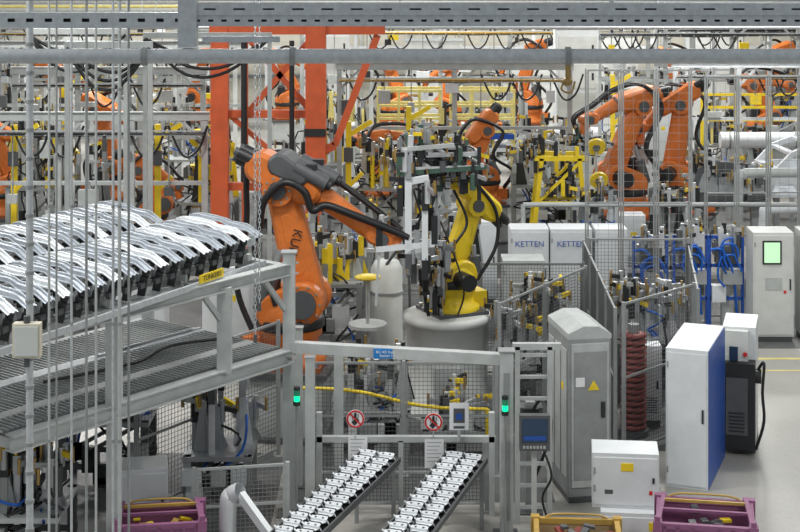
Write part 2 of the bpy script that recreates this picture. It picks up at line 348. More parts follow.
def pressed(b,o,dv,wv,Ln,W,H=.036,droop=.08,m='press',N=15):
    # long stamped channel: side flanges, two ribs, joggle in height, sheared ends and a turned-down nose
    o=Vector(o);dv=Vector(dv).normalized();wv=Vector(wv).normalized();Z=Vector((0,0,1))
    prof=[(-.5,-.35),(-.5,0),(-.36,.02),(-.30,.95),(-.12,1.0),(-.08,.25),(.12,.25),(.16,.95),(.30,.9),(.36,.02),(.5,0),(.5,-.35)]
    vs=[]
    for i in range(N):
        t=i/(N-1); wd=W*(1.0 if .15<t<.42 or .6<t<.85 else .72); up=H*(1 if t>.1 else .5+5*t)*(1.3 if .2<t<.36 else 1)
        zz=-droop*max(0,1-t*6) + (.035 if t>.5 else .035*max(0,(t-.4)*10)) - .035*max(0,(t-.88)*8)
        for u,h in prof: vs.append(o+dv*(t*Ln)+wv*(u*wd+.05*t*t)+Z*(zz+h*up))
    n=len(prof)
    b.add(vs,[(i*n+j,i*n+j+1,(i+1)*n+j+1,(i+1)*n+j) for i in range(N-1) for j in range(n-1)],m)
    for t in(.2,.3,.52,.66,.8):
        q=o+dv*(t*Ln)+wv*(.02*W)+Z*(H*.35+(.035 if t>.5 else 0)); b.cyl(q,q+Z*.006,W*.08,'black',n=8)
A=Vector((-4.45,15.5,3.45)); Bp=Vector((-1.84,20.25,3.45)); dc=(Bp-A).normalized(); nc=Vector((-dc.y,dc.x,0)); LC=(Bp-A).length
PP=.28
for lane,(s0,LN,zo) in enumerate(((0.0,1.38,.15),(1.55,1.35,.18))):
    b=B(); t=0.02;k=0
    while t<LC:
        o=A+dc*t+nc*(s0-.14)+Vector((0,0,zo)); pressed(b,o,nc+dc*.24+Vector((0,0,.0)),dc+Vector((0,0,.04)),LN,.225,H=.030,m='press' if k%3 else 'press_light'); t+=PP;k+=1
    b.finish('pressed_sheet_part_row')
b=B()
for s in(.12,.95,1.6,2.5):
    z=-.03
    b.beam(A+nc*s+Vector((0,0,z)),Bp+nc*s+dc*.15+Vector((0,0,z)),.07,.12,'galv')
    b.beam(A+nc*(s+.06)+Vector((0,0,z-.12)),Bp+nc*(s+.06)+Vector((0,0,z-.12)),.03,.06,'black')
b.beam(A+nc*.5+Vector((0,0,-.05)),Bp+nc*.5+Vector((0,0,-.05)),.3,.04,'grey_d'); b.beam(A+nc*2.05+Vector((0,0,-.05)),Bp+nc*2.05+Vector((0,0,-.05)),.4,.04,'grey_d')
t=.1
while t<LC:
    for s in(.10,.98,1.62,2.45):
        q=A+dc*t+nc*s; b.beam(q+Vector((0,0,.03)),q+Vector((0,0,.13)),.05,.07,'black'); b.beam(q+Vector((0,0,.1))-dc*.08,q+Vector((0,0,.12))+dc*.08,.03,.03,'rubber')
        if s==.10:
            b.beam(q+Vector((0,0,-.02))-nc*.10,q+Vector((0,0,-.24))-nc*.05,.09,.07,'black'); b.beam(q+Vector((0,0,-.12))-nc*.1-dc*.1,q+Vector((0,0,-.1))-nc*.1+dc*.1,.05,.06,'grey_d'); b.ball(q-nc*.12+Vector((0,0,.02)),.05,'rubber',6)
    t+=PP
for t in(1,2.6,4.0,LC-.1):
    for s in(.15,1.3,2.5):
        q=A+dc*t+nc*s; b.beam(q+Vector((0,0,-.31)),q+Vector((0,0,-.04)),.08,.08,'grey')
    b.beam(A+dc*t+Vector((0,0,-.2)),A+dc*t+nc*2.6+Vector((0,0,-.2)),.08,.08,'grey_l')
b.beam(A-nc*.16+Vector((0,0,-.27)),Bp-nc*.16+Vector((0,0,-.27)),.04,.07,'galv')
q=A+dc*(LC-1.2)+Vector((0,0,-.20)); b.beam(q-dc*.24-nc*.19,q+dc*.24-nc*.19,.02,.1,'yellow')
ob=b.finish('parts_conveyor')
qq=q-nc*.205; ang=math.atan2(dc.y,dc.x); text(ob,'TÜNKERS',qq,.085,'black',(PI/2,0,ang))

# ------------------------------------------------------------------ main orange handling robot
hose=[(.042,[(-.28,-.30,1.55),(-.22,-.34,1.85),(.0,-.33,2.06),(.22,-.30,1.96),(.30,-.26,1.75),(.45,-.22,1.80),(.75,-.20,1.70),(1.1,-.15,1.56),(1.35,-.1,1.45)]),
      (.036,[(-.45,.1,.3),(-.66,.2,.8),(-.55,.2,1.5),(-.52,.2,2.1),(-.2,.25,2.3),(.1,.24,2.2),(.5,.2,2.0),(1.0,.15,1.66),(1.3,.1,1.45)]),
      (.03,[(-.28,-.30,1.55),(-.34,-.3,1.3),(-.2,-.3,1.0),(-.1,-.3,.7)])]
ob,_=robot('industrial_robot_orange',(-1.62,23.6,.98),-8,(-.10,1.95),(1.06,1.42),sh=(.20,.72),k=1.32,ped=.98,pedmat='grey_l',tool='motors',side=-1,seed=3,tip=(1.26,1.36),hose=hose,thin=.92)
text(ob,'KUKA',(-1.555,23.385,2.72),.2,'black',(PI/2,PI/2+.24,math.radians(-8)),nm='lettering')
b=B()
Y=23.35
b.box((.09,Y,2.83),(.10,.3,.3),'black'); b.beam((.05,Y,2.83),(.62,Y,2.78),.07,.07,'alu')
b.beam((.12,Y-.1,2.65),(.12,Y-.1,3.75),.10,.12,'white'); b.beam((.12,Y-.1,3.7),(.42,Y-.1,3.75),.1,.09,'white'); b.beam((.36,Y-.15,2.45),(.36,Y-.15,3.3),.09,.11,'white')
b.beam((-.35,Y-.12,2.72),(.5,Y-.12,2.8),.08,.08,'white'); b.beam((-.3,Y-.1,2.72),(-.35,Y-.1,1.9),.04,.05,'grey_l')
b.beam((.12,Y-.1,3.1),(.6,Y+.25,3.1),.07,.07,'alu')
r=random.Random(5)
for p in((.12,Y-.15,3.75),(.36,Y-.2,3.3),(.36,Y-.2,2.3),(.12,Y-.15,2.45),(-.3,Y-.1,2.75),(.5,Y-.12,2.8),(.3,Y,3.35),(.0,Y-.1,3.2),(.2,Y,2.2),(.45,Y+.1,2.95),(.1,Y,3.45),(.25,Y-.1,2.6)): clamp_unit(b,p,r,1.3,('black','grey_d','steel'))
b.tube([(.1,Y,2.9),(.3,Y-.2,3.2),(.2,Y-.2,3.6),(.4,Y-.1,3.5)],.018,'rubber')
b.finish('part_gripper_frame')

# ------------------------------------------------------------------ yellow robot on drum pedestal
b=B(); b.lathe([(.66,0),(.66,.05),(.62,.06),(.62,1.36),(.67,1.38),(.67,1.48),(.62,1.50)],(.72,24.5,0),'offwhite',40)
b.bx(.5,.94,23.86,23.90,.3,.8,'grey_l'); b.finish('drum_pedestal')
ob,_=robot('industrial_robot_yellow',(.80,24.55,1.5),205,(-.34,1.62),(.10,2.05),sh=(.02,.55),k=1.0,col='yellow',tool=None,seed=4,side=1,tip=(.28,2.1),thin=.85,
  hose=[(.03,[(-.3,.25,.5),(-.6,.3,1.0),(-.62,.28,1.5),(-.4,.25,1.85),(-.1,.2,2.1),(.2,.1,2.15)]),(.022,[(.3,.3,.5),(.2,.35,1.0),(-.1,.3,1.4),(.1,.25,1.9)])])
b=B(); b.T=TR(.42,24.25,3.80,12)
gripper(b,(.1,0,0),1.25,.9,1.0,11,34); gripper(b,(.3,.0,.18),.8,.6,.7,12,14)
b.beam((-.5,-.45,-.05),(.8,-.45,.0),.07,.07,'darkgreen'); b.beam((-.4,-.4,-.4),(-.35,-.4,.5),.07,.07,'alu'); b.beam((.7,-.4,-.5),(.7,-.4,.3),.05,.05,'black')
b.cyl((0,-.2,-.25),(0,-.2,.1),.09,'black'); b.beam((-.5,-.45,.3),(.3,-.45,.34),.05,.06,'grey_l')
b.finish('clamping_gripper')
b=B(); r=random.Random(9)
for i in range(26):
    clamp_unit(b,(.28+r.uniform(0,.45),24.0+r.uniform(-.1,.3),1.52+r.uniform(0,.95)),r,1.1,('black','grey_d','steel','black'))
for i in range(4):
    x0=.3+r.uniform(0,.6); b.tube([(x0,24.05,1.55),(x0+r.uniform(-.1,.1),23.95,1.9),(x0+r.uniform(-.1,.2),23.98,2.3),(.6,24.2,2.8+r.uniform(-.2,.3))],.014,'rubber')
b.finish('robot_cable_dressing')

# ------------------------------------------------------------------ front beam, columns
b=B()
b.beam((-1.36,20.18,2.12),(1.24,19.62,2.12),.13,.13,'grey_l')
b.finish('crossbeam')
b=B(); b.bx(1.22,1.38,19.45,19.61,0,2.24,'grey_l'); b.bx(1.14,1.44,19.4,19.68,0,.02,'grey_d'); b.bx(1.20,1.40,19.43,19.63,2.24,2.26,'grey'); b.bx(1.26,1.335,19.44,19.452,.2,2.0,'grey'); b.finish('steel_column',.008)
b=B(); b.bx(-.33,.03,19.84,19.86,2.06,2.18,'bluelab'); b.bx(-.3,0,19.85,19.9,2.08,2.1,'grey'); ob=b.finish('station_sign')
text(ob,'BG 402 Support\nStation 110',(-.15,19.835,2.12),.045,'paper')

def fence(name,p0,p1,h,m='wirem',post='grey_l',z0=.1,step=.06,pw=1.2,wr=.005,pr=.05,mid=True):
    b=B(); p0=Vector((*p0,0));p1=Vector((*p1,0)); L=(p1-p0).length; d=(p1-p0)/L; np_=max(1,round(L/pw))
    Z=Vector((0,0,1))
    for i in range(np_+1):
        q=p0+d*(L*i/np_); b.beam(q,q+Z*h,pr,pr,post); b.box((q.x,q.y,.006),(.14,.14,.012),post)
    for i in range(np_):
        a=p0+d*(L*i/np_+.04); c=p0+d*(L*(i+1)/np_-.04)
        for z in(z0,h-.03)+((h*.52,) if mid else ()): b.beam(a+Z*z,c+Z*z,.025,.03,post)
        for q in(a,c): b.beam(q+Z*z0,q+Z*(h-.03),.025,.025,post)
        ll=(c-a).length; n=int(ll/step)
        for k in range(1,n): 
            q=a+d*(ll*k/n); b.beam(q+Z*z0,q+Z*(h-.03),wr,wr,m,False)
        n=int((h-z0)/step)
        for k in range(1,n):
            z=z0+(h-z0)*k/n; b.beam(a+Z*z,c+Z*z,wr,wr,m,False)
    return b.finish(name)
fence('safety_fence',(-1.1,20.3),(1.1,20.3),.95,step=.045,pw=2.2)
fence('safety_fence',(-1.2,21.6),(1.3,21.6),1.55,step=.055,pw=1.25,m='wirem',post='grey')
fence('safety_fence',(-2.45,19.0),(-1.35,19.2),1.0,m='wireg',step=.05)
fence('safety_fence',(-3.3,20.0),(-1.7,22.4),1.9,m='wirem',step=.06,post='grey')
fence('safety_fence',(1.4,22.6),(2.9,25.0),2.1,m='wirem',step=.05,post='grey')
fence('safety_fence',(1.3,26.2),(3.0,26.2),1.9,m='wirem',step=.05,post='grey')
fence('safety_fence',(3.0,22.3),(3.1,27.0),2.1,m='wirem',step=.05,post='grey')
fence('safety_fence',(3.1,22.2),(4.3,23.4),2.2,m='wirem',step=.055,post='grey')
fence('safety_fence',(4.45,23.9),(4.9,27.2),2.0,m='wirem',step=.06,post='grey')
fence('safety_fence',(3.2,27.2),(4.9,27.2),2.1,m='wirem',step=.06,post='grey')
fence('tall_safety_fence',(3.25,28.0),(5.1,28.0),4.9,m='wireg',step=.14,pw=.62,wr=.004,pr=.028,post='grey')
fence('tall_safety_fence',(5.7,29.9),(7.5,30.0),4.6,m='wireg',step=.16,pw=.6,wr=.004,pr=.028,post='grey')
fence('safety_fence',(-1.6,27.2),(0.4,27.2),2.2,m='wireg',step=.07,post='grey')
for x,y,h in((-1.12,19.95,2.05),(-.8,20.9,1.9),(-1.35,21.2,2.1)):
    b=B(); b.bx(x-.06,x+.06,y-.06,y+.06,0,h,'grey_l'); b.bx(x-.12,x+.12,y-.12,y+.12,0,.015,'grey_d'); b.bx(x-.07,x+.07,y-.07,y+.07,h,h+.012,'grey'); b.finish('fence_post')
b=B(); b.bx(-1.05,1.2,20.12,20.2,.93,1.0,'grey_l'); b.bx(-1.05,-.98,20.12,20.2,0,1.3,'grey_l'); b.bx(1.12,1.19,20.12,20.2,0,1.3,'grey_l'); b.bx(-.02,.04,20.12,20.2,0,.95,'grey_l'); b.finish('gate_rail')
def roundsign(x,z,y=20.08):
    b=B(); b.cyl((x,y,z),(x,y-.006,z),.115,'paper',n=28)
    pts=[(x+.10*math.cos(2*PI*k/28),y-.008,z+.10*math.sin(2*PI*k/28)) for k in range(29)]; b.tube(pts,.012,'red',n=5,sm=1)
    b.beam((x-.03,y-.01,z-.06),(x+.03,y-.01,z+.0),.012,.06,'black'); b.beam((x,y-.01,z+.02),(x,y-.01,z+.08),.02,.03,'black')
    for k in range(4): b.beam((x-.035+k*.022,y-.01,z-.01),(x-.04+k*.026,y-.01,z+.065),.006,.014,'black')
    b.beam((x-.07,y-.013,z+.07),(x+.07,y-.013,z-.07),.01,.018,'red'); b.beam((x,y+.01,.99),(x,y+.01,z),.015,.03,'grey_l'); b.finish('no_entry_sign')
roundsign(-.56,1.24); roundsign(.42,1.2)
def notice(x,z,w,h,y,m='paper',lines=6):
    b=B(); b.bx(x-w/2,x+w/2,y-.004,y,z-h/2,z+h/2,m)
    for k in range(lines): b.bx(x-w*.38,x+w*(.38-.1*(k%3)),y-.006,y-.004,z+h*.38-k*h*.13,z+h*.38-k*h*.13+h*.022,'grey')
    return b
notice(-.53,.84,.24,.36,20.09).finish('notice_sheet'); notice(.43,.80,.24,.36,20.09).finish('notice_sheet')
b=notice(.74,1.28,.24,.34,20.05,'paper',0); b.bx(.67,.81,20.04,20.046,1.2,1.38,'grey_d'); b.bx(.70,.78,20.036,20.04,1.24,1.32,'blue'); b.bx(.67,.81,20.04,20.046,1.13,1.16,'grey_d'); b.bx(.72,.76,20.05,20.12,.97,1.2,'grey_l'); b.finish('notice_sheet')
def bracket(b,o,u,v,w_):
    # flat stamped bracket: plate with raised centre, side ears, upturned lip and two holes
    o=Vector(o); pf=[(-.5,0),(-.3,0),(-.22,.026),(.08,.026),(.14,.008),(.38,.008),(.5,.04)]
    W=.20; D=.165; vs=[]
    for dz in(0,-.005):
        for k,(x,z) in enumerate(pf):
            ww=W*(1 if 1<k<5 else .72)
            for s in(-.5,.5): vs.append(o+v*(s*ww)+u*(x*D)+w_*(z+dz))
    n=len(pf); fs=[]
    for k in range(n-1):
        fs.append((2*k,2*k+1,2*k+3,2*k+2)); q=2*n; fs.append((q+2*k,q+2*k+2,q+2*k+3,q+2*k+1)); fs.append((2*k,2*k+2,q+2*k+2,q+2*k)); fs.append((2*k+1,q+2*k+1,q+2*k+3,2*k+3))
    b.add(vs,fs,'press_light')
    for sx,sy in((-.045,-.02),(.045,-.02)):
        p=o+u*sy*.6+v*sx+w_*.027; b.cyl(p,p+w_*.003,.014,'grey_d',n=8)
    b.beam(o+v*.09+w_*.02,o+v*.12+w_*.05,.04,.008,'press_light'); b.beam(o-v*.09+w_*.02,o-v*.115-w_*.03,.05,.008,'press_light')
def chute(p0,p1,w,n):
    b=B(); p0=Vector(p0);p1=Vector(p1); d=(p1-p0); L=d.length; d/=L; sd=Vector((d.y,-d.x,0)).normalized(); up=sd.cross(d); up=up if up.z>0 else -up
    for s in(-w/2,-w*.05,w*.05,w/2): b.beam(p0+sd*s,p1+sd*s,.03,.07,'grey_d')
    for s in(-w/2,w/2): b.beam(p0+sd*s*1.1+Vector((0,0,.03)),p1+sd*s*1.1+Vector((0,0,.03)),.02,.06,'grey_d')
    for i in range(14): b.beam(p0+d*(L*i/13)-sd*w/2,p0+d*(L*i/13)+sd*w/2,.03,.03,'black')
    b.beam(p0-up*.06,p1-up*.06,w*.95,.01,'black')
    for q in(p0+d*.15,p1-d*.15):
        for s in(-1,1):
            a=q+sd*s*w/2; b.beam((a.x,a.y,0),(a.x,a.y,a.z-.02),.05,.05,'grey')
    b.finish('parts_chute')
    b=B(); c,s_=math.cos(.22),math.sin(.22)
    # sheets lean so that their broad face looks up and towards the unloading end
    u=d*c-up*s_; ww=up*c+d*s_
    for i in range(n):
        for s in(-.25,.25):
            bracket(b,p0+d*(L*(i+.4)/n)+sd*(s*w)+up*.08,u,sd,ww)
    b.finish('small_pressed_part_row')
chute((-.25,19.95,.78),(-1.22,17.7,.6),.50,13); chute((.82,19.9,.78),(.0,17.6,.6),.50,13)
def lamp(x,y,z,zb,m='grey'):
    b=B(); b.cyl((x,y,zb),(x,y,z-.1),.015,m,n=8); b.cyl((x,y,z-.1),(x,y,z-.05),.045,'black'); b.cyl((x,y,z-.05),(x,y,z+.02),.035,'lampgreen'); b.cyl((x,y,z+.02),(x,y,z+.09),.038,'green'); b.cyl((x,y,z+.09),(x,y,z+.13),.04,'black'); b.finish('signal_lamp')
lamp(-1.28,19.85,1.58,0); lamp(1.27,19.33,1.62,0); 
b=B(); b.bx(1.42,1.78,18.98,19.08,1.20,1.62,'grey_d'); b.bx(1.45,1.75,18.97,18.982,1.30,1.58,'screen'); b.bx(1.47,1.73,18.965,18.971,1.33,1.38,'blue')
for k in range(7): b.bx(1.46+k*.04,1.485+k*.04,18.968,18.98,1.23,1.26,'grey_l')
b.beam((1.6,19.1,.05),(1.6,19.1,1.3),.06,.06,'grey_l'); b.bx(1.45,1.75,19.0,19.25,0,.04,'grey_d'); b.tube([(1.7,19.1,1.2),(1.8,19.0,.9),(1.7,19.1,.6),(1.78,19.05,.3)],.014,'rubber'); b.finish('operator_terminal')
b=B()
for x in(1.46,1.86): b.beam((x,19.9,0),(x,19.9,2.2),.06,.08,'grey_l')
for k in range(8): b.beam((1.46,19.9,.2+k*.27),(1.86,19.9,.2+k*.27),.04,.04,'grey_l')
b.beam((1.4,19.9,2.2),(2.0,19.9,2.2),.08,.08,'grey_l'); b.finish('guard_frame')
b=B(); b.box((1.65,20.3,1.1),(.3,.25,.5),'grey_d'); b.box((1.65,20.3,.7),(.12,.12,1.4),'grey'); b.box((1.65,20.15,1.25),(.2,.06,.2),'black'); b.tube([(1.6,20.15,1.2),(1.8,20.1,1.5),(1.9,20.1,1.1),(1.7,20.1,.5)],.02,'rubber'); b.box((1.65,20.3,.01),(.3,.3,.02),'grey_d'); b.finish('valve_terminal')

# ------------------------------------------------------------------ cabinets
def cabinet(name,x,y,w,d,h,rz=0,body='white',side=None,top=None,plinth=True,doors=1,screen=None,labels=(),z0=0,bev=.012,vent=False):
    b=B(); b.T=TR(x,y,z0,rz)
    if plinth: b.bx(-w/2+.02,w/2-.02,-d/2+.02,d/2-.02,0,.1,'grey_d')
    zb=.1 if plinth else 0
    b.bx(-w/2,w/2,-d/2,d/2,zb,h,body)
    if side: b.bx(w/2,w/2+.012,-d/2+.01,d/2-.01,zb+.02,h-.02,side)
    if top: b.bx(-w/2-.01,w/2+.01,-d/2-.01,d/2+.01,h,h+.04,top)
    for i in range(doors):
        a=-w/2+w*i/doors+.02;c=-w/2+w*(i+1)/doors-.02
        b.bx(a,c,-d/2-.014,-d/2,zb+.04,h-.05,body); b.bx(c-.06,c-.035,-d/2-.035,-d/2-.014,h*.48,h*.58,'black')
        for z in(zb+.2,h-.25): b.cyl((a+.01,-d/2-.02,z),(a+.01,-d/2-.02,z+.08),.012,'grey',n=6)
    if vent:
        for k in range(7): b.bx(-w*.28,w*.28,-d/2-.02,-d/2-.012,zb+.12+k*.035,zb+.135+k*.035,'grey_d')
    if screen: b.bx(screen[0],screen[1],-d/2-.03,-d/2-.014,screen[2]-.03,screen[3]+.03,'black'); b.bx(screen[0]+.03,screen[1]-.03,-d/2-.034,-d/2-.028,screen[2],screen[3],'screen_g')
    for lx,lz,lw,lh,m in labels: b.bx(lx-lw/2,lx+lw/2,-d/2-.022,-d/2-.013,lz-lh/2,lz+lh/2,m)
    return b.finish(name,bev)
cabinet('blue_sided_cabinet',4.02,21.75,.56,1.4,1.84,-20,'white','blue',plinth=False,doors=1)
b=B(); b.T=TR(2.36,21.1,0,10)
w=.28
b.bx(-w,w,-.5,.5,.0,.08,'grey_d'); b.bx(-w,w,-.5,.5,.08,2.1,'grey'); b.prism([(-w-.01,2.1),(w+.01,2.1),(w+.01,2.16),(.12,2.26),(-.08,2.27),(-w-.01,2.18)],-.5,.5,'grey_l')
b.bx(-w+.03,w-.03,-.52,-.5,.2,2.05,'grey_l'); b.bx(-w+.06,w-.06,-.53,-.52,.3,1.95,'grey'); 
b.bx(.14,.19,-.56,-.53,1.1,1.3,'black'); b.prism([(-.04,1.45),(.12,1.45),(.04,1.58)],-.54,-.53,'yellow'); b.bx(-.2,-.08,-.54,-.53,1.5,1.62,'paper')
for k in range(3): b.bx(-w-.015,-w,-.42+k*.3,-.18+k*.3,.3,1.95,'grey_l')
b.bx(-w-.02,-w-.01,-.3,-.2,1.4,1.5,'yellow')
b.finish('control_cabinet_grey',.02)
cabinet('electrical_enclosure',2.74,19.5,.80,.5,.66,-6,'white',z0=.42,plinth=False,labels=((.02,.50,.15,.10,'yellow'),(-.2,.2,.1,.05,'grey_d'),(.3,.2,.04,.05,'red')))
cabinet('electrical_enclosure',2.88,19.4,.9,.62,.42,-6,'white',plinth=True,labels=((.2,.27,.16,.1,'yellow'),))
b=B(); b.T=TR(4.86,22.9,0,-15)
b.bx(-.22,.24,-.35,.5,.0,.12,'grey_d'); b.bx(-.22,.24,-.3,.5,.12,1.75,'white'); b.bx(-.26,.14,-.42,-.3,1.05,1.72,'offwhite')
b.bx(-.20,.24,-.55,-.3,.1,1.30,'black'); b.bx(-.16,.14,-.57,-.55,.3,1.1,'grey_d')
for k in range(6): b.bx(-.12,.10,-.58,-.57,.35+k*.05,.37+k*.05,'black')
b.cyl((.24,-.4,1.1),(.32,-.4,1.1),.10,'black'); b.tube([(.28,-.4,1.2),(.36,-.45,1.3),(.34,-.5,.9),(.36,-.5,.5),(.25,-.5,.1)],.022,'rubber'); b.bx(-.12,.0,-.43,-.42,1.3,1.5,'screen'); b.cyl((.1,-.42,1.4),(.1,-.45,1.4),.03,'red')
b.finish('robot_controller',.015)
cabinet('operator_cabinet',6.63,28.7,.72,.6,1.95,0,'offwhite',screen=(-.2,.14,1.42,1.78),labels=((.0,1.05,.3,.22,'grey_l'),(.2,.9,.05,.05,'red')),doors=1)
cabinet('operator_cabinet',7.45,28.7,.6,.6,1.95,0,'offwhite',doors=1,vent=True)
for x,w in((2.42,.72),(3.2,.78),(3.95,.6)):
    ob=cabinet('machine_cabinet',x,30.2,w,.6,1.72,0,'white',labels=((.2,.8,.12,.1,'yellow'),(-.1,.5,.1,.06,'grey_d')))
    if x<3.9: text(ob,'KETTEN',(x,29.85,1.45),.15,'blue'); 
cabinet('machine_cabinet',2.2,28.7,.75,.6,1.45,0,'grey_l',vent=True,labels=((.1,1.1,.2,.25,'paper'),)); cabinet('machine_cabinet',1.6,31.5,.6,.5,1.6,0,'white')
cabinet('machine_cabinet',-.4,30.4,.7,.6,1.5,0,'offwhite',vent=True); cabinet('machine_cabinet',3.72,23.8,.3,.3,1.2,0,'white',vent=True)
cabinet('white_case',-3.15,19.6,.6,.5,.85,10,'white')
def bin_(name,x,y,w,d,h,rz,m,rim=None,fill=None,handle=False):
    b=B(); b.T=TR(x,y,0,rz); t=.03
    for a in((-w/2,w/2,-d/2,-d/2+t),(-w/2,w/2,d/2-t,d/2),(-w/2,-w/2+t,-d/2,d/2),(w/2-t,w/2,-d/2,d/2)): b.bx(*a,.12,h,m)
    b.bx(-w/2,w/2,-d/2,d/2,.1,.14,m)
    for sx in(-1,1):
        for sy in(-1,1): b.bx(sx*w/2-.05,sx*w/2+.05,sy*d/2-.05,sy*d/2+.05,0,h+.05,rim or m)
    b.bx(-w/2-.02,w/2+.02,-d/2-.02,-d/2+.04,h-.03,h+.03,rim or m);b.bx(-w/2-.02,w/2+.02,d/2-.04,d/2+.02,h-.03,h+.03,rim or m);b.bx(-w/2-.02,-w/2+.04,-d/2,d/2,h-.03,h+.03,rim or m);b.bx(w/2-.04,w/2+.02,-d/2,d/2,h-.03,h+.03,rim or m)
    n=7
    for i in range(n): b.bx(-w/2+w*(i+.5)/n-.02,-w/2+w*(i+.5)/n+.02,-d/2-.02,-d/2,.15,h,m)
    r=random.Random(int(x*10))
    for i in range(40):
        px,py=r.uniform(-.38,.38)*w,r.uniform(-.36,.36)*d; a=r.uniform(0,6.3); z=.2+r.uniform(.1,.62)*h
        b.beam((px,py,z),(px+.13*math.cos(a),py+.1*math.sin(a),z+r.uniform(-.05,.08)),.08,.03,r.choice(fill or ('steel','grey_d')))
    b.tube([(-w/2+.1,d/2,h+.02),(-w/4,d/2,h+.07),(w/4,d/2,h+.07),(w/2-.1,d/2,h+.02)],.012,'amber')
    if handle:
        for sx in(-1,1):
            b.beam((sx*w*.5,-d*.5,h),(sx*w*.44,d*.5,h+.05),.05,.05,m); b.beam((sx*w*.5,-d*.5,0),(sx*w*.5,-d*.5,h+.1),.06,.06,m)
        b.beam((-w*.48,0,h+.03),(w*.48,0,h+.03),.04,.03,m); b.beam((-w*.44,d*.3,h+.05),(w*.44,d*.3,h+.05),.03,.03,'amber')
        for sx in(-1,1):
            for sy in(-1,1): b.cyl((sx*w*.4,sy*d*.4-.03,.07),(sx*w*.4,sy*d*.4+.03,.07),.07,'rubber')
    b.finish(name)
bin_('stillage_bin',3.46,18.15,1.05,.85,.76,-10,'mauve','mauve',('yellow','steel','grey_d','grey_d'),True); bin_('parts_bin',2.02,18.2,.95,.8,.52,-4,'tan','amber',('grey_d','brownred')); bin_('stillage_bin',-2.72,18.1,.95,.65,.76,8,'mauve','mauve',('yellow','grey_d','amber'),True)
b=B(); b.tube([(-2.0,18.6,0),(-2.0,18.6,.7),(-1.95,18.6,.82),(-1.85,18.55,.88)],.10,'white',n=14); b.beam((-1.85,18.55,.84),(-1.3,18.1,.3),.08,.1,'white'); b.box((-2.0,18.6,.01),(.3,.3,.02),'grey_d'); b.beam((-1.3,18.1,.3),(-1.3,18.1,0),.08,.08,'white'); b.finish('bent_duct')

# ------------------------------------------------------------------ generic welding fixture
def fixture(name,x,y,w,d,h,seed,rz=0,jig='yellow',n=14,tall=.7,basem='grey',plates=True):
    r=random.Random(seed); b=B(); b.T=TR(x,y,0,rz)
    for sx in(-1,1):
        for sy in(-1,1):
            b.beam((sx*(w/2-.06),sy*(d/2-.06),0),(sx*(w/2-.06),sy*(d/2-.06),h),.1,.1,basem)
    for sy in(-1,1): b.beam((-w/2,sy*(d/2-.06),h*.35),(w/2,sy*(d/2-.06),h*.35),.08,.08,basem); b.beam((-w/2+.06,sy*(d/2-.06),h*.35),(w/2-.06,sy*(d/2-.06),h),.05,.05,basem)
    b.bx(-w/2,w/2,-d/2,d/2,h-.06,h,r.choice(('grey','grey_l','steel')))
    for i in range(5):
        px=r.uniform(-.4,.4)*w; b.box((px,-d/2+.1,h*r.uniform(.1,.7)),(r.uniform(.1,.3),.2,r.uniform(.1,.35)),r.choice(('grey_d','black','grey','white')))
    for i in range(n):
        px,py=r.uniform(-.46,.46)*w,r.uniform(-.42,.42)*d; hh=r.uniform(.15,tall)
        m=r.choice((jig,jig,'grey_l','black','alu','grey'))
        b.beam((px,py,h),(px,py,h+hh),.07,.09,m)
        if plates and r.random()<.5: b.prism([(px-.12,h),(px+.14,h),(px+.05,h+hh),(px-.05,h+hh)],py-.02,py+.02,m)
        clamp_unit(b,(px,py,h+hh),r,1.3,('black','steel',jig,'grey_d'))
    for i in range(n//3):
        p=[(r.uniform(-.5,.5)*w,r.uniform(-.5,.5)*d-.1,h*.3+r.uniform(0,tall+h*.5)) for _ in range(4)]
        b.tube(p,.018,r.choice(('rubber','rubber','rubber','hoseblue','grey_d')))
    for i in range(3): 
        px=r.uniform(-.4,.4)*w; b.box((px,-d/2-.04,h*.6),(.25,.12,.2),r.choice(('white','grey_l','grey','black')))
    b.finish(name)
def gantry(name,x0,x1,y,z,m='grey_l',n=4,seed=1,tray=True):
    r=random.Random(seed); b=B()
    for i in range(n):
        x=x0+(x1-x0)*i/(n-1); b.beam((x,y,0),(x,y,z),.12,.12,m); b.box((x,y,.01),(.26,.26,.02),'grey_d')
        b.beam((x,y,z-.5),(x+(.5 if i<n-1 else -.5),y,z),.06,.06,m)
    b.ibeam((x0-.1,y,z+.08),(x1+.1,y,z+.08),.12,.18,m)
    b.beam((x0,y,z*.62),(x1,y,z*.62),.06,.08,m)
    if tray:
        for zz in(z-.28,z-.2): b.beam((x0,y-.2,zz),(x1,y-.2,zz),.02,.03,'galv')
        for k in range(int((x1-x0)/.4)): b.beam((x0+k*.4,y-.35,z-.27),(x0+k*.4,y-.0,z-.27),.03,.02,'galv')
        for k in range(4): b.tube([(x0,y-.3+.05*k,z-.24),((x0+x1)/2,y-.3+.05*k,z-.22-.03*k),(x1,y-.3+.05*k,z-.24)],.018,r.choice(('rubber','grey_d','grey_d','amber')),n=5,sm=2)
    for k in range(int((x1-x0)/.8)):
        x=x0+.3+k*.8+r.uniform(-.2,.2); zz=z-.1-r.uniform(.3,1.6); mm=r.choice(('grey_d','white','yellow','grey_l','black','grey_l','white'))
        b.beam((x,y-.08,z),(x,y-.08,zz),.025,.025,'grey'); b.box((x,y-.1,zz),(r.uniform(.12,.4),.15,r.uniform(.1,.4)),mm)
        if r.random()<.5: b.tube([(x,y-.15,z-.1),(x+.3,y-.18,z-.7),(x+.6,y-.18,z-.6),(x+.8,y-.15,z-.1)],.025,'rubber')
    b.finish(name)
fixture('welding_fixture',-.4,22.8,1.1,.8,.6,31,n=20,jig='grey_l',tall=.45); fixture('welding_fixture',.75,22.7,.9,.7,.35,32,n=12,jig='grey_l',tall=.2,basem='grey_d')
